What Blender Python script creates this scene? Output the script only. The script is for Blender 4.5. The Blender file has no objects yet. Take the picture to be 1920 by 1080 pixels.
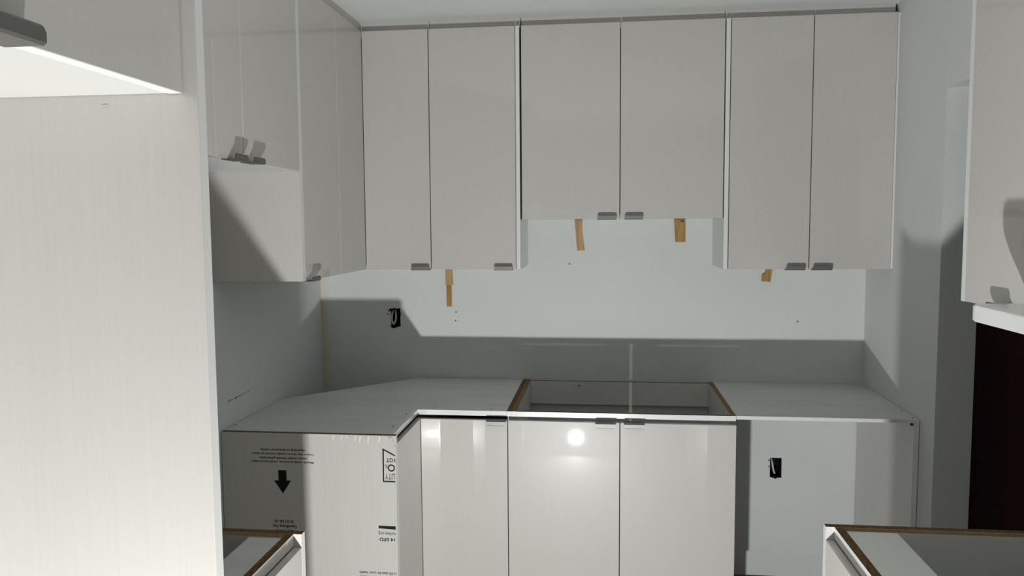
import bpy, bmesh, math, random
from mathutils import Matrix, Vector
random.seed(4)
S = bpy.context.scene
COL = S.collection

# ---------------------------------------------------------------- camera, world, light, exposure
CAM = Vector((1.3035, -3.499, 1.5784)); YAW, PIT, ROL, FPX = -0.116, -0.0813, -0.0071, 1466.24
fw = Vector((math.sin(YAW)*math.cos(PIT), math.cos(YAW)*math.cos(PIT), math.sin(PIT)))
rt = Vector((math.cos(YAW), -math.sin(YAW), 0)); up = rt.cross(fw)
r2 = math.cos(ROL)*rt + math.sin(ROL)*up; u2 = -math.sin(ROL)*rt + math.cos(ROL)*up
cd = bpy.data.cameras.new('camera'); cam = bpy.data.objects.new('camera', cd); COL.objects.link(cam)
m = Matrix((r2, u2, -fw)).transposed().to_4x4(); m.translation = CAM
cam.matrix_world = m
cd.sensor_width = 36; cd.lens = FPX/1920*36; cd.clip_start = .02
S.camera = cam

w = bpy.data.worlds.new('world'); S.world = w; w.use_nodes = True
w.node_tree.nodes['Background'].inputs[0].default_value = (.8, .85, .9, 1)
w.node_tree.nodes['Background'].inputs[1].default_value = .12

LAMP = Vector((1.122, -3.11, .106))
ld = bpy.data.lights.new('work_lamp_light', 'AREA'); ld.shape = 'RECTANGLE'; ld.size = .052; ld.size_y = .045
ld.energy = 30; ld.color = (.985, 1.0, .98)
lo = bpy.data.objects.new('work_lamp_light', ld); COL.objects.link(lo)
aim = Vector((-.04, .82, .55)).normalized()
lo.location = LAMP; lo.rotation_euler = aim.to_track_quat('-Z', 'Y').to_euler()

S.view_settings.view_transform = 'Standard'; S.view_settings.look = 'None'
S.view_settings.gamma = 1; S.view_settings.use_curve_mapping = False
S.view_settings.exposure = 0.69

# ---------------------------------------------------------------- materials
def new_mat(name, col, rough=.5, spec=.5, metal=0, coat=0, coat_rough=.05):
    mt = bpy.data.materials.new(name); mt.use_nodes = True
    b = mt.node_tree.nodes['Principled BSDF']
    b.inputs['Base Color'].default_value = (*col, 1); b.inputs['Roughness'].default_value = rough
    b.inputs['Metallic'].default_value = metal; b.inputs['Specular IOR Level'].default_value = spec
    b.inputs['Coat Weight'].default_value = coat; b.inputs['Coat Roughness'].default_value = coat_rough
    return mt
def noise_col(mt, c1, c2, scale=(1, 1, 1), nscale=10, detail=4, lo_=.35, hi=.65, bump=0, dist=.002):
    nt = mt.node_tree; N = nt.nodes; L = nt.links; b = N['Principled BSDF']
    g = N.new('ShaderNodeNewGeometry')
    mp = N.new('ShaderNodeMapping'); mp.inputs['Scale'].default_value = scale; L.new(g.outputs['Position'], mp.inputs['Vector'])
    n = N.new('ShaderNodeTexNoise'); n.inputs['Scale'].default_value = nscale; n.inputs['Detail'].default_value = detail
    L.new(mp.outputs[0], n.inputs['Vector'])
    r = N.new('ShaderNodeValToRGB'); r.color_ramp.elements[0].position = lo_; r.color_ramp.elements[1].position = hi
    r.color_ramp.elements[0].color = (*c1, 1); r.color_ramp.elements[1].color = (*c2, 1)
    L.new(n.outputs['Fac'], r.inputs['Fac']); L.new(r.outputs[0], b.inputs['Base Color'])
    if bump:
        bp = N.new('ShaderNodeBump'); bp.inputs['Strength'].default_value = bump; bp.inputs['Distance'].default_value = dist
        L.new(n.outputs['Fac'], bp.inputs['Height']); L.new(bp.outputs[0], b.inputs['Normal'])
    return mt
M = {}
M['door'] = noise_col(new_mat('gloss_streaked_laminate', (.5, .5, .5), .34, .20, coat=.80, coat_rough=.025),
                      (.558, .534, .511), (.582, .559, .536), (420, 420, 5), 1, 3, .25, .75, .10, .0004)
M['white'] = new_mat('white_melamine', (.60, .60, .588), .32)
M['edge'] = new_mat('white_edge_band', (.76, .77, .76), .25)
M['mel'] = noise_col(new_mat('matt_melamine', (.6, .6, .58), .5), (.60, .605, .58), (.66, .665, .64), (1, 5, 2), 3, 3)
M['chip'] = noise_col(new_mat('raw_chipboard', (.3, .2, .1), .85, .2), (.11, .065, .024), (.34, .235, .11), (1, 1, 1), 320, 4, .38, .66, .5, .001)
M['chipd'] = noise_col(new_mat('dark_raw_chipboard', (.15, .09, .04), .85, .2), (.07, .04, .015), (.24, .15, .06), (1, 1, 1), 260, 4, .38, .7, .5, .001)
M['wall'] = noise_col(new_mat('painted_drywall', (.7, .73, .72), .6, .3), (.66, .69, .68), (.71, .74, .73), (1, 1, 1), 1.6, 3, .3, .7, .04, .002)
M['ceil'] = noise_col(new_mat('ceiling_paint', (.75, .77, .76), .7, .2), (.72, .74, .735), (.80, .82, .81), (1, 1, 1), 2.0, 3, .3, .7, .03, .002)
M['metal'] = new_mat('brushed_nickel', (.22, .218, .21), .5, metal=1)
M['floor'] = noise_col(new_mat('bare_concrete', (.06, .06, .065), .85), (.05, .04, .03), (.15, .12, .085), (1, 1, 1), 9, 6, .3, .7, .4, .003)
M['maroon'] = noise_col(new_mat('dark_maroon_paint', (.02, .01, .01), .5, .3), (.11, .045, .055), (.17, .05, .053), (1, 1, 1), 2, 2)
M['black'] = new_mat('black_ink', (.008, .008, .008), .6, .2)
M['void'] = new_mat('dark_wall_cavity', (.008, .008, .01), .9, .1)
M['dark'] = new_mat('dark_screw_steel', (.03, .03, .03), .5)
M['wood'] = noise_col(new_mat('pine_shim', (.5, .3, .12), .7, .25), (.42, .25, .10), (.58, .385, .185), (120, 120, 6), 1, 3, .3, .7, .2, .0006)
M['wood2'] = noise_col(new_mat('darker_pine_shim', (.45, .27, .1), .7, .25), (.34, .185, .06), (.50, .31, .12), (90, 90, 8), 1, 3, .3, .7, .2, .0006)
M['cable'] = new_mat('grey_cable_sheath', (.55, .55, .54), .45)
M['film'] = new_mat('torn_film', (.85, .85, .84), .3)
M['filmbrown'] = noise_col(new_mat('bare_scuffed_patch', (.5, .4, .33), .8, .2), (.33, .27, .22), (.62, .58, .54), (1, 1, 1), 90, 4)
M['printed'] = noise_col(new_mat('filmed_panel_face', (.6, .6, .58), .30, .5, coat=.3, coat_rough=.12),
                         (.52, .505, .48), (.565, .55, .525), (380, 380, 5), 1, 3, .25, .75, .12, .0004)
M['stone'] = noise_col(new_mat('white_quartz', (.8, .8, .8), .12, .5), (.73, .73, .73), (.80, .81, .81), (1, 1, 1), 3, 3, .3, .7)
M['lampy'] = new_mat('yellow_lamp_plastic', (.5, .35, .03), .5)
M['lampk'] = new_mat('black_lamp_plastic', (.02, .02, .02), .5)

# yellowish stain of old caulk running down the back left corner
def corner_stain(mt):
    nt = mt.node_tree; N = nt.nodes; L = nt.links; b = N['Principled BSDF']
    src = b.inputs['Base Color'].links[0].from_socket
    g = N.new('ShaderNodeNewGeometry'); sp = N.new('ShaderNodeSeparateXYZ'); L.new(g.outputs['Position'], sp.inputs[0])
    n = N.new('ShaderNodeTexNoise'); n.inputs['Scale'].default_value = 5; L.new(g.outputs['Position'], n.inputs['Vector'])
    a = N.new('ShaderNodeMath'); a.operation = 'MULTIPLY'; a.inputs[1].default_value = .05; L.new(n.outputs['Fac'], a.inputs[0])
    s = N.new('ShaderNodeMath'); s.operation = 'SUBTRACT'; L.new(sp.outputs['X'], s.inputs[0]); L.new(a.outputs[0], s.inputs[1])
    mr = N.new('ShaderNodeMapRange'); mr.inputs[1].default_value = -.02; mr.inputs[2].default_value = .03
    mr.inputs[3].default_value = .55; mr.inputs[4].default_value = 0; L.new(s.outputs[0], mr.inputs[0])
    mx = N.new('ShaderNodeMix'); mx.data_type = 'RGBA'; L.new(mr.outputs[0], mx.inputs[0]); L.new(src, mx.inputs[6])
    mx.inputs[7].default_value = (.66, .53, .33, 1); L.new(mx.outputs[2], b.inputs['Base Color'])
M['wallback'] = M['wall'].copy(); M['wallback'].name = 'painted_drywall_with_stain'; corner_stain(M['wallback'])

# ---------------------------------------------------------------- helpers
WL = {}
def thing(name, label, cat, loc=(0, 0, 0), group=None):
    o = bpy.data.objects.new(name, None); COL.objects.link(o); o.location = loc; WL[o] = Vector(loc)
    o.empty_display_size = .05
    o['label'] = label; o['category'] = cat
    if group: o['group'] = group
    return o
def link(name, bm, mats, parent=None, label=None, origin=None):
    me = bpy.data.meshes.new(name)
    bmesh.ops.recalc_face_normals(bm, faces=bm.faces)
    if origin is None:
        xs = [v.co for v in bm.verts]
        origin = sum(xs, Vector())/len(xs)
    for v in bm.verts: v.co -= origin
    bm.to_mesh(me); bm.free()
    for mt in mats: me.materials.append(M[mt])
    o = bpy.data.objects.new(name, me); COL.objects.link(o)
    WL[o] = Vector(origin)
    if parent: o.parent = parent; o.location = WL[o] - WL[parent]
    else: o.location = origin
    if label: o['label'] = label
    return o
AX = {'x-': (-1, 0, 0), 'x+': (1, 0, 0), 'y-': (0, -1, 0), 'y+': (0, 1, 0), 'z-': (0, 0, -1), 'z+': (0, 0, 1)}
def add_box(bm, x0, x1, y0, y1, z0, z1, bev=0, faces=None, base=0):
    vs = [bm.verts.new((x, y, z)) for x in (x0, x1) for y in (y0, y1) for z in (z0, z1)]
    q = [(0, 1, 3, 2, 'x-'), (4, 6, 7, 5, 'x+'), (0, 4, 5, 1, 'y-'), (2, 3, 7, 6, 'y+'), (0, 2, 6, 4, 'z-'), (1, 5, 7, 3, 'z+')]
    fs = []
    for a, b, c, d, n in q:
        f = bm.faces.new((vs[a], vs[b], vs[c], vs[d])); f.material_index = (faces or {}).get(n, base); fs.append(f)
    if bev:
        es = list({e for f in fs for e in f.edges})
        bmesh.ops.bevel(bm, geom=es, offset=bev, segments=2, affect='EDGES', profile=.5)
def box(name, d, mat, parent=None, bev=.0006, faces=None, mats=None, label=None):
    x0, x1, y0, y1, z0, z1 = d
    bm = bmesh.new(); ml = [mat] + (mats or [])
    add_box(bm, min(x0, x1), max(x0, x1), min(y0, y1), max(y0, y1), min(z0, z1), max(z0, z1), bev, faces)
    return link(name, bm, ml, parent, label)
def prism_z(name, pts, z0, z1, mat, parent, faces_side=None, mats=None, bev=0, label=None):
    bm = bmesh.new(); a = [bm.verts.new((x, y, z0)) for x, y in pts]; b = [bm.verts.new((x, y, z1)) for x, y in pts]
    bm.faces.new(a[::-1]); bm.faces.new(b); n = len(pts)
    for i in range(n):
        f = bm.faces.new((a[i], a[(i+1) % n], b[(i+1) % n], b[i])); f.material_index = (faces_side or {}).get(i, 0)
    return link(name, bm, [mat] + (mats or []), parent, label)
def prism_y(name, pts, y0, y1, mat, parent=None, label=None, bev=0):
    bm = bmesh.new(); a = [bm.verts.new((x, y0, z)) for x, z in pts]; b = [bm.verts.new((x, y1, z)) for x, z in pts]
    bm.faces.new(a); bm.faces.new(b[::-1]); n = len(pts)
    for i in range(n): bm.faces.new((a[i], b[i], b[(i+1) % n], a[(i+1) % n]))
    if bev: bmesh.ops.bevel(bm, geom=list(bm.edges), offset=bev, segments=1, affect='EDGES')
    return link(name, bm, [mat], parent, label)

def handle(parent, a0, a1, face, edge, run, sgn, up_=1):
    """edge pull: plate over the door edge with a lip. run: 'x' (door faces -y) or 'y' (door faces sgn*x);
    face: door face coordinate; edge: z of the door edge; up_ 1 = under a wall door with the lip turned up, -1 = over a base door."""
    t = .002; L = .015
    prof = [(-.017, -t), (.021, -t), (.024, .0006), (.0242, L-.006), (.0242, L-.0015), (.0237, L), (.0227, L), (.0222, L-.0015), (.0222, L-.006), (.0218, .002), (.0198, .0004), (-.017, .0004)]
    bm = bmesh.new(); rings = []
    for a in (a0, a1):
        rings.append([])
        for o_, h in prof:
            ins = 0
            if h >= L-.003: ins = (.0055 if h > L-.001 else .003) * (1 if a == a0 else -1)
            z = edge + h*up_ - (.0006*up_)
            if run == 'x': p = (a+ins, face-o_, z)
            else: p = (face+sgn*o_, a+ins, z)
            rings[-1].append(bm.verts.new(p))
    n = len(prof)
    bm.faces.new(rings[0]); bm.faces.new(rings[1][::-1])
    for i in range(n): bm.faces.new((rings[0][i], rings[1][i], rings[1][(i+1) % n], rings[0][(i+1) % n]))
    return link('handle', bm, ['metal'], parent, 'metal edge pull')

DT = .019   # door thickness
def door_y(parent, x0, x1, z0, z1, face, h=None, up_=1):
    d = box('door', (x0, x1, face, face+DT, z0, z1), 'door', parent, .001)
    if h: handle(d, h[0], h[1], face, z0 if up_ == 1 else z1, 'x', 1, up_)
    return d
def door_x(parent, y0, y1, z0, z1, face, sgn, h=None, up_=1):
    d = box('door', (face-sgn*DT, face, y0, y1, z0, z1), 'door', parent, .001)
    if h: handle(d, h[0], h[1], face, z0 if up_ == 1 else z1, 'y', sgn, up_)
    return d
T = .018
def notched_panel(parent, x0, x1, mt, edge):
    pr = [(YR+.0005, .8570), (YR+.0005, HB), (-.002, HB), (-.002, .001), (YR+.019, .001), (YR+.019, .8570)]
    bm = bmesh.new(); a = [bm.verts.new((x0, y, z)) for y, z in pr]; b = [bm.verts.new((x1, y, z)) for y, z in pr]
    bm.faces.new(a); bm.faces.new(b[::-1])
    for i in range(6):
        f = bm.faces.new((a[i], b[i], b[(i+1) % 6], a[(i+1) % 6])); f.material_index = {0: 2, 1: 1}.get(i, 0)
    return link('side_panel', bm, [mt, edge, 'edge'], parent)

# ---------------------------------------------------------------- the room
XR, ZC, HUP = 2.4235, 2.411, 2.016
def struct(name, boxes, mat, bev=0):
    bm = bmesh.new()
    for b in boxes: add_box(bm, *b)
    o = link(name, bm, [mat]); o['kind'] = 'structure'; return o
struct('floor', [(-.1, 4.0, -6.1, .1, -.1, 0)], 'floor')
struct('ceiling', [(-.1, 4.0, -6.1, .1, ZC, ZC+.1)], 'ceil')
struct('wall_left', [(-.1, 0, -6.0, .1, 0, ZC)], 'wall')
H1 = (.332, .377, 1.112, 1.194); H2 = (2.041, 2.091, .454, .540)
def wall_with_holes():
    bm = bmesh.new()
    xs = [0, H1[0], H1[1], H2[0], H2[1], XR+.12]; zs = [0, H2[2], H2[3], H1[2], H1[3], ZC]
    for i in range(5):
        for j in range(5):
            if (i == 1 and j == 3) or (i == 3 and j == 1): continue
            add_box(bm, xs[i], xs[i+1], 0, .1, zs[j], zs[j+1])
    bmesh.ops.remove_doubles(bm, verts=bm.verts, dist=1e-5)
    # drop the inner faces where two blocks meet
    seen = {}
    for f in list(bm.faces):
        k = tuple(sorted(v.index for v in f.verts)); seen.setdefault(k, []).append(f)
    bm.verts.index_update()
    seen = {}
    for f in list(bm.faces): seen.setdefault(frozenset(f.verts), []).append(f)
    kill = [f for l in seen.values() if len(l) > 1 for f in l]
    bmesh.ops.delete(bm, geom=kill, context='FACES')
    o = link('wall_back', bm, ['wallback']); o['kind'] = 'structure'; return o
wb = wall_with_holes()
wr = struct('wall_right', [(XR, XR+.12, -.7426, 0, 0, ZC), (XR, XR+.12, -1.54, -.7426, HUP, ZC), (XR, XR+.12, -6.0, -1.54, 0, ZC)], 'wall')
struct('wall_front', [(-.1, XR+.12, -6.1, -6.0, 0, ZC)], 'wall')
struct('wall_hallway', [(XR+.12, 3.8, -.45, -.35, 0, ZC), (3.7, 3.8, -6.0, -.45, 0, ZC)], 'maroon')

# scuffs and nail holes on the walls
for x, z in [(1.156, 1.40), (.638, 1.181), (.635, 1.141), (2.145, 1.148)]:
    bm = bmesh.new(); bmesh.ops.create_circle(bm, cap_ends=True, segments=9, radius=.0035, matrix=Matrix.Translation((x, -.0006, z)) @ Matrix.Rotation(math.pi/2, 4, 'X'))
    link('nail_hole', bm, ['dark'], wb)
for (x0, z0, x1, z1) in [(1.194, 1.428, 1.196, 1.412), (1.196, 1.412, 1.203, 1.411), (.619, 1.277, .630, 1.279), (.621, 1.268, .628, 1.266)]:
    bm = bmesh.new(); vs = [bm.verts.new(p) for p in ((x0, -.0006, z0), (x1, -.0006, z1), (x1+.001, -.0006, z1+.002), (x0+.001, -.0006, z0+.002))]
    bm.faces.new(vs); link('pencil_mark', bm, ['cable'], wb)
wl = bpy.data.objects['wall_left']
for (y0, z0, y1, z1, t) in [(-.935, .9655, -.925, .9665, .003), (-.92, .967, -.897, .9665, .0015), (-.886, .9665, -.853, .968, .0022), (-.85, .968, -.80, .9685, .0012), (-.79, .969, -.765, .969, .001), (-.535, .912, -.530, .913, .003), (-.539, .884, -.535, .886, .0025)]:
    bm = bmesh.new(); vs = [bm.verts.new(p) for p in ((.0006, y0, z0-t), (.0006, y1, z1-t*.5), (.0006, y1, z1+t*.5), (.0006, y0, z0+t))]
    bm.faces.new(vs); link('scuff_mark', bm, ['dark'], wl)

# electrical openings: ragged cut, dark cavity, a loop of cable
def tube(name, pts, r, mat, parent):
    cu = bpy.data.curves.new(name, 'CURVE'); cu.dimensions = '3D'; cu.bevel_depth = r; cu.bevel_resolution = 3
    sp = cu.splines.new('NURBS'); sp.points.add(len(pts)-1); sp.order_u = 3; sp.use_endpoint_u = True
    for i, p in enumerate(pts): sp.points[i].co = (*p, 1)
    tmp = bpy.data.objects.new(name, cu); COL.objects.link(tmp)
    me = bpy.data.meshes.new_from_object(tmp.evaluated_get(bpy.context.evaluated_depsgraph_get()))
    bpy.data.objects.remove(tmp)
    me.materials.clear(); me.materials.append(M[mat])
    for v in me.vertices: v.co -= Vector(pts[0])
    o = bpy.data.objects.new(name, me); COL.objects.link(o); WL[o] = Vector(pts[0])
    o.parent = parent; o.location = WL[o]-WL[parent]; return o
def socket_opening(h, label, rim, cables):
    x0, x1, z0, z1 = h
    t = thing('electrical_opening', label, 'electrical box', ((x0+x1)/2, 0, z0), 'open electrical cut-outs in the back wall')
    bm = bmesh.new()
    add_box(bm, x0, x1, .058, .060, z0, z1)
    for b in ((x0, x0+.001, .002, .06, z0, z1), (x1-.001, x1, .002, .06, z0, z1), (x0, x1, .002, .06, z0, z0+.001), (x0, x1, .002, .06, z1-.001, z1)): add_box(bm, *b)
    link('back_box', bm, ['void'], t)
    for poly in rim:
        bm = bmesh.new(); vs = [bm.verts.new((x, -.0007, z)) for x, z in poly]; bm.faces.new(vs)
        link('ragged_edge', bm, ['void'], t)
    for pts, r, mt in cables: tube('cable', pts, r, mt, t)
    return t
x0, x1, z0, z1 = H1
socket_opening(H1, 'ragged black electrical opening with looped grey cable, in the shadowed left of back wall',
    [[(x0-.011, z1-.014), (x0-.008, z1-.001), (x0+.004, z1+.002), (x0+.004, z1-.006), (x0-.003, z1-.009), (x0-.006, z1-.014)],
     [(x0-.015, z1-.026), (x0-.013, z1-.022), (x0-.0095, z1-.0215), (x0-.0095, z1-.028), (x0-.0125, z1-.030)],
     [(x0, z1-.002), (x0+.012, z1+.003), (x1-.01, z1+.001), (x1+.001, z1+.003), (x1, z1-.002)],
     [(x0, z0+.002), (x0-.001, z0-.003), (x0+.006, z0-.007), (x0+.02, z0-.008), (x0+.024, z0-.004), (x0+.033, z0-.003), (x1-.004, z0+.002)],
     [(x1, z1-.016), (x1+.0025, z1-.018), (x1+.002, z1-.03), (x1, z1-.032)]],
    [([(x0+.010, .03, z1-.004), (x0+.006, .004, z1-.018), (x0+.004, .0, z0+.04), (x0+.006, -.001, z0+.022), (x0+.012, -.002, z0+.010),
       (x0+.020, -.001, z0+.018), (x0+.025, .0, z0+.040), (x0+.022, .006, z1-.018), (x0+.016, .03, z1-.006)], .0042, 'cable'),
     ([(x0+.036, .045, z1-.02), (x0+.034, .04, z0+.04), (x0+.036, .045, z0+.004)], .002, 'lampk')])
x0, x1, z0, z1 = H2
socket_opening(H2, 'black electrical opening with hanging grey cable, low on the wall in the appliance gap',
    [[(x0, z0+.004), (x0, z0-.001), (x0+.014, z0-.005), (x0+.026, z0-.009), (x0+.032, z0-.004), (x1, z0-.003), (x1+.002, z0+.001)],
     [(x0-.008, z1-.010), (x0-.003, z1-.006), (x0-.002, z1-.014), (x0-.005, z1-.017)],
     [(x0-.006, z1-.038), (x0-.003, z1-.032), (x0-.003, z1-.046), (x0-.006, z1-.044)]],
    [([(x0+.011, .035, z1-.002), (x0+.010, .004, z1-.014), (x0+.011, .0, z1-.034), (x0+.016, -.001, z0+.026), (x0+.021, -.002, z0+.016)], .0042, 'cable'),
     ([(x0+.026, .04, z1-.003), (x0+.03, .03, z1-.03), (x0+.024, .03, z0+.006)], .0022, 'lampk')])

# ---------------------------------------------------------------- wall cabinets
ZU, ZT, YU, XU = 1.394, 2.370, -.3147, .3174
def top_filler_y(t, x0, x1): box('top_filler', (x0, x1, YU+.034, YU+.049, ZT+.0005, ZC-.0005), 'door', t, 0)
def wall_cab_y(name, label, x0, x1, z0, splits, hs, side_l=None, side_r=None, group='wall cabinets on the back wall'):
    """cabinet on the back wall facing the room"""
    t = thing(name, label, 'wall cabinet', ((x0+x1)/2, -.15, z0), group)
    yf = YU+DT+.0015
    cx0 = side_l[1] if side_l else x0; cx1 = side_r[0] if side_r else x1
    if side_l: box('end_panel', (side_l[0], side_l[1], YU, -.001, side_l[2], ZT), 'door', t, .0008, {'y-': 1}, ['edge'])
    if side_r: box('end_panel', (side_r[0], side_r[1], YU, -.001, side_r[2], ZT), 'door', t, .0008, {'y-': 1}, ['edge'])
    box('side_panel', (cx0+.0005, cx0+T, yf, -.001, z0+.0005, ZT), 'white', t); box('side_panel', (cx1-T, cx1-.0005, yf, -.001, z0+.0005, ZT), 'white', t)
    box('bottom_panel', (cx0+T, cx1-T, yf, -.001, z0+.001, z0+T), 'white', t)
    box('top_panel', (cx0+T, cx1-T, yf, -.001, ZT-T, ZT-.0005), 'white', t)
    box('back_panel', (cx0+T, cx1-T, -.010, -.002, z0+T, ZT-T), 'white', t)
    top_filler_y(t, x0, x1)
    for (a, b), h in zip(splits, hs): door_y(t, a, b, z0, ZT, YU, h)
    return t
wall_cab_y('wall_cabinet', 'narrow single-door grey cabinet left of the shorter hood cabinet, above a stacked wood shim', .597, .969, ZU,
           [(.5975, .9495)], [(.861, .937)], side_r=(.9525, .9685, ZU))
wall_cab_y('wall_cabinet', 'shorter two-door grey cabinet in the middle of the back wall, over the open-topped base', .9745, 1.7770, 1.597,
           [(.9760, 1.3690), (1.3725, 1.7745)], [(1.281, 1.357), (1.389, 1.462)])
wall_cab_y('wall_cabinet', 'tall two-door grey cabinet at the right end of the back wall, above the appliance gap', 1.7785, 2.4140, ZU,
           [(1.7985, 2.1060), (2.1095, 2.4125)], [(2.0165, 2.089), (2.117, 2.191)], side_l=(1.7785, 1.7955, ZU))
fl = box('filler_strip', (2.4150, XR-.0005, YU+.006, YU+.022, ZU+.001, ZT), 'edge', None, 0)
fl['label'] = 'thin pale filler strip closing the gap between right tall cabinet and wall'; fl['category'] = 'filler strip'

# corner wall cabinet (L-shaped)
t = thing('corner_wall_cabinet', 'L-shaped grey corner wall cabinet with one door on each side of the inner corner', 'wall cabinet', (.15, -.15, ZU), 'wall cabinets in the left corner')
yc = YU+DT+.0015; xc = XU-DT-.0015
pts = [(.001, -.001), (.595, -.001), (.595, yc), (xc, yc), (xc, -.6295), (.001, -.6295)]
prism_z('bottom_panel', pts, ZU+.001, ZU+T, 'white', t); prism_z('top_panel', pts, ZT-T, ZT-.0005, 'white', t)
box('side_panel', (.577, .595, yc, -.001, ZU+T, ZT-T), 'white', t); box('side_panel', (.001, xc, -.6295, -.6115, ZU+T, ZT-T), 'white', t)
box('back_panel', (.001, .577, -.008, -.001, ZU+T, ZT-T), 'white', t); box('back_panel', (.001, .008, -.61, -.009, ZU+T, ZT-T), 'white', t)
door_x(t, -.6285, YU-.0005, ZU, ZT, XU, 1)
door_y(t, XU+.0015, .5940, ZU, ZT, YU, (.5156, .5915))
box('top_filler', (XU-.030, .5955, YU+.034, YU+.049, ZT+.0005, ZC-.0005), 'door', t, 0)
box('top_filler', (XU-.028, XU-.013, -.6295, YU+.0335, ZT+.0005, ZC-.0005), 'door', t, 0)

def wall_cab_x(name, label, y0, y1, z0, doors, hs, face=XU, end=None, group='wall cabinets on the left wall', zt=ZT):
    t = thing(name, label, 'wall cabinet', (.15, (y0+y1)/2, z0), group)
    xf = face-DT-.0015
    if end: box('end_panel', (.001, face, end[0], end[1], end[2], ZT+.015), 'door', t, .0008, {'x+': 1}, ['edge'])
    box('side_panel', (.001, xf, y0+.0005, y0+T, z0+.0005, zt), 'white', t); box('side_panel', (.001, xf, y1-T, y1-.0005, z0+.0005, zt), 'white', t)
    box('bottom_panel', (.001, xf, y0+T, y1-T, z0+.001, z0+T), 'white', t)
    box('top_panel', (.001, xf, y0+T, y1-T, zt-T, zt-.0005), 'white', t)
    box('back_panel', (.002, .010, y0+T, y1-T, z0+T, zt-T), 'white', t)
    box('top_filler', (face-.028, face-.013, y0, y1, zt+.0005, ZC-.0005), 'door', t, 0)
    for (a, b), h in zip(doors, hs): door_x(t, a, b, z0, zt, face, 1, h)
    return t
wall_cab_x('wall_cabinet', 'narrow grey wall cabinet beside the left corner, its near side panel facing the room', -.992, -.6305, ZU,
           [(-.9905, -.6315)], [(-.985, -.912)], end=(-1.0125, -.9935, ZU))
wall_cab_x('wall_cabinet', 'short two-door grey wall cabinet over the cooker gap on the left wall', -1.805, -1.0135, 1.757,
           [(-1.8035, -1.4175), (-1.4140, -1.0160)], [(-1.513, -1.438), (-1.402, -1.328)])
wall_cab_x('wall_cabinet', 'grey wall cabinet hidden behind the tall fridge panel', -2.548, -1.8065, ZU,
           [(-2.5465, -2.1785), (-2.1755, -1.8080)], [(-2.262, -2.188), (-2.165, -2.091)])

# ---------------------------------------------------------------- fridge surround
FX, FZ = .790, 1.742
g = box('tall_fridge_panel', (.001, .8085, -2.5726, -2.5526, 0.001, ZC-.03), 'door', None, .001, {'x+': 1}, ['edge'])
g['label'] = 'tall pale panel at far left beside the empty fridge space'; g['category'] = 'cabinet panel'
bm = bmesh.new(); bmesh.ops.create_circle(bm, cap_ends=True, segments=9, radius=.0035, matrix=Matrix.Translation((.686, -2.5731, 1.729)) @ Matrix.Rotation(math.pi/2, 4, 'X') @ Matrix.Diagonal((1.4, .5, 1, 1)))
link('screw_hole', bm, ['cable'], g)
g2 = box('tall_fridge_panel', (.001, .8085, -3.290, -3.270, 0.001, ZC-.03), 'door', None, .001, {'x+': 1}, ['edge'])
g2['label'] = 'tall pale panel on the near side of the fridge space, beside the camera'; g2['category'] = 'cabinet panel'
t = thing('fridge_wall_cabinet', 'deep grey cabinet over the fridge space with brightly lit white underside, top left', 'wall cabinet', (.4, -2.92, FZ))
xf = FX-DT-.002
box('bottom_panel', (.001, xf, -3.269, -2.5735, FZ+.0005, FZ+T), 'white', t)
box('side_panel', (.001, xf, -2.5915, -2.5735, FZ+T, ZT), 'white', t); box('side_panel', (.001, xf, -3.269, -3.251, FZ+T, ZT), 'white', t)
box('top_panel', (.001, xf, -3.25, -2.592, ZT-T, ZT), 'white', t); box('back_panel', (.001, .009, -3.25, -2.592, FZ+T, ZT-T), 'white', t)
for a, b, h in ((-2.9195, -2.5750, (-2.925, -2.843)), (-3.268, -2.9225, (-3.025, -2.948))): 
    d = box('door', (FX-DT, FX, a, b, FZ-.0005, ZT), 'door', t, .001, {'z-': 1}, ['edge'])
    handle(d, h[0], h[1], FX, FZ-.0005, 'y', 1, 1)
box('top_filler', (xf-.016, xf-.001, -3.269, -2.5735, ZT+.001, ZC-.0005), 'door', t, 0)

# ---------------------------------------------------------------- base cabinets
HB = .876; ZR = .857; ZD = .8455; ZK = .11
YR, YD = -.6220, -.6410       # rail face and door face of the back run
XRL, XD = .6030, .6170        # rail face and door face of the left leg
YL = -.9966
def screw(parent, p, r=.004):
    bm = bmesh.new(); bmesh.ops.create_cone(bm, cap_ends=True, segments=10, radius1=r, radius2=r*.8, depth=.0012, matrix=Matrix.Translation((p[0], p[1], p[2]+.0006)))
    link('screw', bm, ['dark'], parent)

t = thing('corner_base_cabinet', 'L-shaped corner base cabinet with white top panel and printed film on its side', 'base cabinet', (.3, -.3, 0))
top = [(.003, -.4908), (.4508, -.0215), (.9440, -.006), (.9440, YR+.0185), (XRL-.0185, YR+.0185), (XRL-.0185, YL+.0195), (.003, YL+.0195)]
tp = prism_z('top_panel', top, HB-T, HB, 'mel', t)
for p in [(.6617, -.592), (.8801, -.592), (.575, -.696), (.575, -.877), (.012, -.9074), (.2253, -.2775), (.4158, -.0716), (.5136, -.0327)]:
    screw(tp, (p[0], p[1], HB), .0035)
prism_z('back_panel', [(.004, -.492), (.452, -.0225)]+[(.460, -.0345), (.012, -.504)], ZK, HB-T-.0005, 'white', t)
notched_panel(t, .9450, .9630, 'mel', 'chipd')
sp = box('side_panel', (.003, XD-.0005, YL, YL+.019, .001, HB), 'printed', t, 0, {'z+': 1, 'x+': 2}, ['chipd', 'edge'], 'side panel still in printed protective film')
box('front_rail', (XRL-.018, .9440, YR, YR+.018, ZR, HB), 'door', t, 0, {'y-': 1, 'z+': 1}, ['edge'])
box('front_rail', (XRL-.018, XRL, YL+.0195, YR-.0005, ZR, HB), 'door', t, 0, {'x+': 1, 'z+': 1}, ['edge'])
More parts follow.
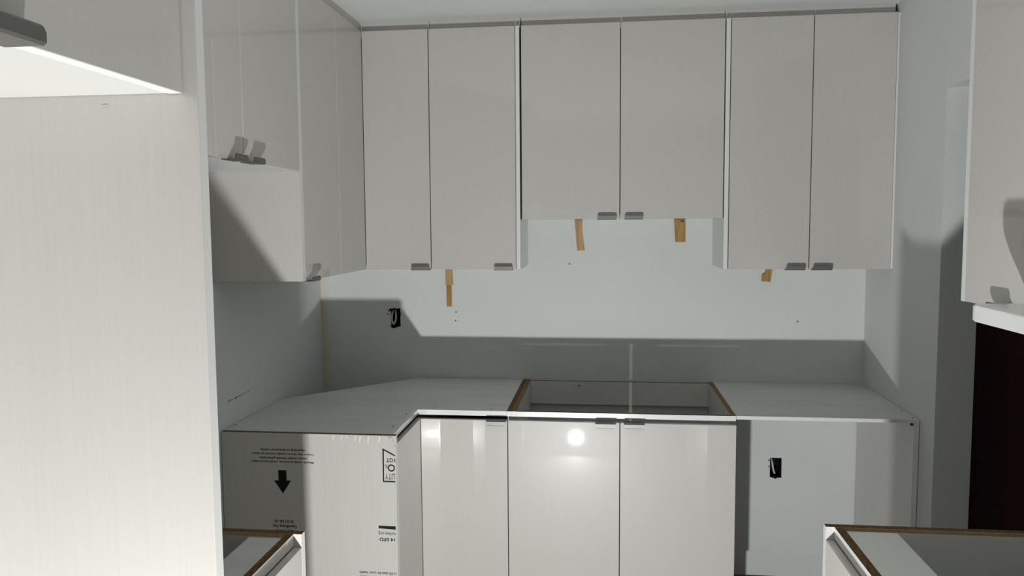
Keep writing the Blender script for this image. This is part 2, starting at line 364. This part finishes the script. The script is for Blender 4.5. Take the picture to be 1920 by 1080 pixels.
box('bottom_panel', (.001, .944, YR+.02, -.5, ZK, ZK+T), 'white', t)
box('toe_kick', (XRL-.06, .944, -.57, -.56, .001, ZK), 'dark', t, 0)
door_y(t, XD+.0015, .9485, ZK, ZD, YD, (.871, .946), -1)
door_x(t, YL+.0205, YD+DT-.002, ZK, ZD, XD, 1)

# lettering printed on the film, upside down
def lettering(txt, x0, z0, x1, z1, y=YL, bold=0):
    cu = bpy.data.curves.new('lettering', 'FONT'); cu.body = txt; cu.size = 1; cu.offset = bold; cu.resolution_u = 3
    tmp = bpy.data.objects.new('lettering', cu); COL.objects.link(tmp)
    me = bpy.data.meshes.new_from_object(tmp.evaluated_get(bpy.context.evaluated_depsgraph_get()))
    bpy.data.objects.remove(tmp)
    xs = [v.co.x for v in me.vertices]; ys = [v.co.y for v in me.vertices]
    ax, bx, ay, by = min(xs), max(xs), min(ys), max(ys); c = Vector(((x0+x1)/2, y-.0005, (z0+z1)/2))
    sx = (x1-x0)/(bx-ax); sz = (z1-z0)/(by-ay)
    for v in me.vertices:
        v.co = Vector((-(v.co.x-(ax+bx)/2)*sx, 0, -(v.co.y-(ay+by)/2)*sz))
    me.materials.clear(); me.materials.append(M['black'])
    o = bpy.data.objects.new('lettering', me); COL.objects.link(o); WL[o] = c; o.parent = sp; o.location = c-WL[sp]
    return o
lettering('depending on directional cutting.', .1419, .8135, .3007, .8235, bold=.015)
lettering('Colors may vary in metallic colored products', .1118, .7995, .3313, .8090, bold=.015)
lettering('olarak renkler farkl\u0131l\u0131k g\u00f6sterebilir.', .1352, .7850, .3074, .7950, bold=.015)
lettering('Metalik renkli \u00fcr\u00fcnlerde, y\u00f6nl\u00fc kesime ba\u011fl\u0131', .1099, .7715, .3296, .7815, bold=.015)
lettering('SC0158-18', .1850, .5623, .2534, .5729, bold=.02)
lettering('Certificate No:', .1749, .5449, .2642, .5556, bold=.02)
lettering('DTPCTS', .1897, .5270, .2504, .5385, bold=.02)
lettering('LITY', .5780, .7270, .6117, .7462)
lettering('%', .5777, .7648, .5894, .7773)
lettering('GT', .5828, .7855, .6062, .7994, bold=.02)
lettering('turkey.org', .5516, .5315, .6106, .5467)
lettering('14 EPD', .5542, .5118, .6083, .5234, bold=.02)
lettering('\u00ae', .5500, .5150, .5525, .5175)
lettering('in E0 class for your health,', .4794, .3945, .6097, .4060, bold=.015)
lettering('in E1 class environment', .4847, .3785, .6094, .3877, bold=.015)
def ink(name, polys, y=YL):
    bm = bmesh.new()
    for p in polys:
        vs = [bm.verts.new((x, y-.0005, z)) for x, z in p]; bm.faces.new(vs)
    return link(name, bm, ['black'], sp)
ink('printed_arrow', [[(.2035, .747), (.2325, .747), (.232, .7115), (.2035, .7115)], [(.2485, .7125), (.2180, .6660), (.1870, .7110), (.2035, .7115), (.232, .7115)]])
ink('printed_bar', [[(.552, .5560), (.611, .5535), (.611, .5648), (.552, .5655)]])
lw = .0045
ink('printed_emblem', [
    [(.5700, .7170), (.5700+lw, .7170), (.5710+lw, .8260), (.5705, .8330)],
    [(.5700+lw, .7170), (.6130, .7170), (.6130, .7215), (.5700+lw, .7215)],
    [(.5705, .8330), (.5750, .8255), (.6130, .8060), (.6130, .8110)],
    [(.6095, .7985), (.6128, .7985), (.6150, .7855), (.6120, .7855)]])
ring = []
for k in range(20):
    a, b = k/20*2*math.pi, (k+1)/20*2*math.pi
    ring.append([(.6000+r*math.cos(q)*1.0, .7660+r*math.sin(q)) for r, q in ((.0125, a), (.0125, b), (.0082, b), (.0082, a))])
ink('printed_ring', ring)
# torn film: a scuffed corner and short shreds hanging from the top edge
bm = bmesh.new(); vs = [bm.verts.new((x, YL-.0012-.002*random.random(), z)) for x, z in [(.590, .874), (.598, .858), (.606, .846), (.6155, .836), (.612, .849), (.6075, .853), (.609, .862), (.604, .860), (.603, .866), (.606, .871)]]
bm.faces.new(vs); bmesh.ops.triangulate(bm, faces=bm.faces); link('torn_film_corner', bm, ['filmbrown'], sp, 'crumpled torn corner of the film')
for x, ln in [(.400, .012), (.429, .010), (.447, .007), (.477, .012), (.493, .016), (.522, .018), (.560, .016)]:
    bm = bmesh.new(); vs = [bm.verts.new(p) for p in ((x, YL-.0006, .873), (x+.0035, YL-.0006, .873), (x+.001, YL-.004, .873-ln*1.3), (x-.0015, YL-.004, .873-ln*1.2))]
    bm.faces.new(vs); link('film_shred', bm, ['film'], sp)

# cooktop base, open on top
t = thing('cooktop_base_cabinet', 'open-topped base cabinet with raw chipboard edges and two glossy doors', 'base cabinet', (1.37, -.3, 0))
notched_panel(t, .9635, .9815, 'mel', 'chip')
notched_panel(t, 1.7690, 1.7868, 'mel', 'chip')
box('front_rail', (.9820, 1.7685, YR, YR+.018, ZR, HB-.0005), 'door', t, 0, {'y-': 1, 'z+': 2}, ['edge', 'chipd'])
box('back_rail', (.9820, 1.7685, -.030, -.012, .771, HB-.002), 'mel', t, 0, {'z+': 1}, ['chip'])
box('back_panel', (.9820, 1.7685, -.010, -.004, ZK, .85), 'white', t, 0)
box('bottom_panel', (.9820, 1.7685, YR+.001, -.011, ZK, ZK+T), 'mel', t)
box('toe_kick', (.9635, 1.7868, -.57, -.56, .001, ZK-.001), 'dark', t, 0)
door_y(t, .9520, 1.3655, ZK, ZD, YD, (1.277, 1.3515), -1)
door_y(t, 1.3690, 1.7855, ZK, ZD, YD, (1.3817, 1.4555), -1)
bm = bmesh.new(); bmesh.ops.create_circle(bm, cap_ends=True, segments=10, radius=.004, matrix=Matrix.Translation((1.199, -.0306, .856)) @ Matrix.Rotation(math.pi/2, 4, 'X'))
link('screw', bm, ['dark'], t)

# appliance surround: bridging top panel and end panel
t = thing('appliance_surround', 'bare white top panel and end panel framing the empty appliance gap, right', 'cabinet surround', (2.1, -.3, 0))
tp = box('top_panel', (1.7880, 2.4215, YR, -.003, HB-.0125, HB+.0005), 'mel', t, 0, {'y-': 1}, ['edge'])
box('end_panel', (2.4035, 2.4215, YR, -.003, .001, HB-.0130), 'door', t, .0005, {'y-': 1}, ['edge'])
box('bracket', (2.3980, 2.4030, -.610, -.600, .851, .8630), 'dark', tp, 0)
for p in [(2.408, -.489), (2.408, -.598)]: screw(tp, (p[0], p[1], HB+.0005), .0035)

# left base cabinet near the fridge panel
t = thing('left_base_cabinet', 'partly hidden open-topped base cabinet beside the fridge panel, bottom left', 'base cabinet', (.3, -2.2, 0), 'open-topped base cabinets near the camera')
XF = .6213
box('end_panel', (.001, XF, -1.8325, -1.8136, .001, HB), 'door', t, 0, {'z+': 1, 'x+': 2}, ['chipd', 'edge'])
box('side_panel', (.001, XF-.038, -1.8515, -1.8330, .001, HB-.001), 'mel', t, 0, {'z+': 1}, ['chip'])
box('side_panel', (.001, XF-.038, -2.5500, -2.5320, .001, HB-.001), 'mel', t, 0, {'z+': 1}, ['chip'])
box('front_rail', (XF-.0370, XF-.019, -2.5320, -1.8330, .848, HB-.0005), 'door', t, 0, {'z+': 1}, ['chipd'])
box('stretcher', (.5050, XF-.0375, -2.5318, -1.8520, HB-T-.003, HB-.003), 'mel', t, 0, {'x-': 1}, ['chip'])
box('stretcher', (.002, .0800, -2.5318, -1.8520, HB-T-.003, HB-.003), 'mel', t, 0)
box('back_panel', (.002, .008, -2.5318, -1.8520, ZK, HB-.03), 'white', t, 0)
box('bottom_panel', (.002, XF-.0375, -2.5318, -1.8520, ZK, ZK+T), 'mel', t, 0)
door_x(t, -2.5500, -1.8335, ZK, ZD, XF, 1, (-2.545, -2.47), -1)

# right base cabinets near the camera
XF = 1.8174
t = thing('right_base_cabinet', 'open-topped base cabinet with raw chipboard edges in the bottom right corner', 'base cabinet', (2.1, -2.1, 0), 'open-topped base cabinets near the camera')
box('end_panel', (XF, 2.4220, -1.6700, -1.6514, .001, HB), 'door', t, 0, {'z+': 1, 'x-': 2}, ['chipd', 'edge'])
box('side_panel', (XF+.040, 2.4220, -1.6885, -1.6705, .001, HB-.001), 'mel', t, 0, {'z+': 1}, ['chip'])
box('side_panel', (XF+.040, 2.4220, -2.5800, -2.5620, .001, HB-.001), 'mel', t, 0, {'z+': 1}, ['chip'])
box('front_rail', (XF+.0190, XF+.0392, -2.5620, -1.6705, .848, HB-.0005), 'door', t, 0, {'z+': 1, 'x-': 2}, ['chipd', 'edge'])
box('stretcher', (XF+.0400, 1.9680, -2.5615, -1.6890, HB-T-.002, HB-.002), 'edge', t, 0)
box('stretcher', (2.3300, 2.4215, -2.5615, -1.6890, HB-T-.002, HB-.002), 'mel', t, 0)
box('back_panel', (2.4150, 2.4210, -2.5615, -1.6890, ZK, HB-.03), 'white', t, 0)
box('bottom_panel', (XF+.04, 2.4140, -2.5615, -1.6890, ZK, ZK+T), 'mel', t, 0)
door_x(t, -2.1190, -1.6705, ZK, ZD, XF, -1, (-2.114, -2.040), -1)
door_x(t, -2.5780, -2.1220, ZK, ZD, XF, -1, (-2.201, -2.127), -1)

# right wall cabinet
XW = 2.1332
t = thing('right_wall_cabinet', 'grey wall cabinet on the right wall, cut by the frame edge above the stone shelf', 'wall cabinet', (2.3, -2.1, ZU))
box('end_panel', (XW, 2.4220, -1.5925, -1.5740, ZU-.001, ZC-.001), 'door', t, .0008, {'x-': 1}, ['edge'])
box('side_panel', (XW+.021, 2.4220, -1.6115, -1.5935, ZU+.0005, ZT), 'white', t); box('side_panel', (XW+.021, 2.4220, -2.5160, -2.4980, ZU+.0005, ZT), 'white', t)
box('bottom_panel', (XW+.021, 2.4220, -2.4975, -1.6120, ZU+.001, ZU+T), 'white', t); box('top_panel', (XW+.021, 2.4220, -2.4975, -1.6120, ZT-T, ZT), 'white', t)
box('back_panel', (2.4140, 2.4200, -2.4975, -1.6120, ZU+T, ZT-T), 'white', t)
door_x(t, -2.0530, -1.5935, ZU, ZT, XW, -1, (-1.822, -1.744)); door_x(t, -2.5150, -2.0560, ZU, ZT, XW, -1, (-2.14, -2.07))
box('top_filler', (XW+.0225, XW+.038, -2.515, -1.593, ZT+.001, ZC-.0005), 'door', t, 0)

# white stone shelf with a rounded corner, carried on an upright outside the frame
t = thing('stone_shelf', 'thick white quartz slab with rounded corner against the right wall cabinet', 'stone shelf', (2.06, -2.3, HB))
x0, x1, ye, yn, R_ = 1.998, 2.1322, -1.904, -2.75, .045
pts = [(x1, ye), (x0+R_, ye)] + [(x0+R_-R_*math.sin(a), ye-R_+R_*math.cos(a)) for a in [math.pi/2*k/8 for k in range(1, 9)]] + [(x0, yn), (x1, yn)]
bm = bmesh.new(); a = [bm.verts.new((x, y, 1.390)) for x, y in pts]; b = [bm.verts.new((x, y, 1.420)) for x, y in pts]
bm.faces.new(a[::-1]); ftop = bm.faces.new(b)
for i in range(len(pts)): bm.faces.new((a[i], a[(i+1) % len(pts)], b[(i+1) % len(pts)], b[i]))
bmesh.ops.bevel(bm, geom=[e for e in bm.edges if abs(e.verts[0].co.z-e.verts[1].co.z) < 1e-6], offset=.0018, segments=2, affect='EDGES')
link('slab', bm, ['stone'], t)
box('upright', (2.035, 2.115, -2.70, -2.68, HB+.0005, 1.3895), 'white', t)
box('upright', (2.035, 2.115, -2.32, -2.30, HB+.0005, 1.3895), 'white', t)

# ---------------------------------------------------------------- pine shims wedged under the wall cabinets
def shim(parts, label, mats=('wood',)):
    xs = [p[0] for q in parts for p in q[0]]; zs = [p[1] for q in parts for p in q[0]]
    t = thing('wood_shim', label, 'wood shim', (sum(xs)/len(xs), -.006, min(zs)), 'wooden shims under the wall cabinets')
    for i, (pts, y0, y1, mt) in enumerate(parts): prism_y('wedge', pts, y0, y1, mt, t, bev=.0005)
    return t
shim([([(.5950, 1.393), (.6230, 1.393), (.6270, 1.306), (.5940, 1.306)], -.016, -.009, 'wood'),
      ([(.5970, 1.393), (.6190, 1.393), (.6190, 1.207), (.5960, 1.207)], -.0085, -.001, 'wood2')],
     'two overlapping pine strips below the narrow wall cabinet, left')
shim([([(1.179, 1.596), (1.212, 1.596), (1.211, 1.544), (1.222, 1.461), (1.190, 1.460), (1.183, 1.545)], -.012, -.001, 'wood')],
     'slanted pale pine strip under the left door of the shorter cabinet')
s3 = shim([([(1.612, 1.596), (1.660, 1.596), (1.661, 1.496), (1.619, 1.496)], -.013, -.001, 'wood2')],
     'wide straight pine strip with a dark knot under the shorter cabinet, right door')
bm = bmesh.new(); bmesh.ops.create_circle(bm, cap_ends=True, segments=10, radius=.007, matrix=Matrix.Translation((1.647, -.0136, 1.587)) @ Matrix.Rotation(math.pi/2, 4, 'X') @ Matrix.Diagonal((1, .6, 1, 1)))
link('knot', bm, ['dark'], s3, 'dark knot')
shim([([(2.010, 1.393), (2.035, 1.393), (2.0245, 1.321), (1.989, 1.324), (1.990, 1.352), (2.003, 1.360)], -.013, -.001, 'wood2')],
     'short chipped pine strip under the right tall cabinet, with a notch at its left')

# ---------------------------------------------------------------- the work lamp on the floor (below the frame)
t = thing('work_lamp', 'small square work light standing on the floor, aimed up at the back wall', 'work lamp', (LAMP.x, LAMP.y-.03, 0))
rotm = aim.to_track_quat('-Z', 'Y').to_matrix().to_4x4(); c = LAMP - aim*.004
def rbox(name, hx, hy, z0, z1, mt):
    bm = bmesh.new(); add_box(bm, -hx, hx, -hy, hy, z0, z1, .003)
    bm.transform(Matrix.Translation(c) @ rotm); link(name, bm, [mt], t)
rbox('housing', .06, .05, .004, .04, 'lampy'); rbox('lens', .05, .04, -.0005, .003, 'film')
bm = bmesh.new()
for s in (-1, 1):
    add_box(bm, LAMP.x+s*.066-.004, LAMP.x+s*.066+.004, LAMP.y-.04, LAMP.y-.02, .012, LAMP.z)
    add_box(bm, LAMP.x+s*.066-.008, LAMP.x+s*.066+.008, LAMP.y-.12, LAMP.y+.05, .001, .014)
add_box(bm, LAMP.x-.058, LAMP.x+.058, LAMP.y-.037, LAMP.y-.023, .002, .012)
link('stand', bm, ['lampk'], t)
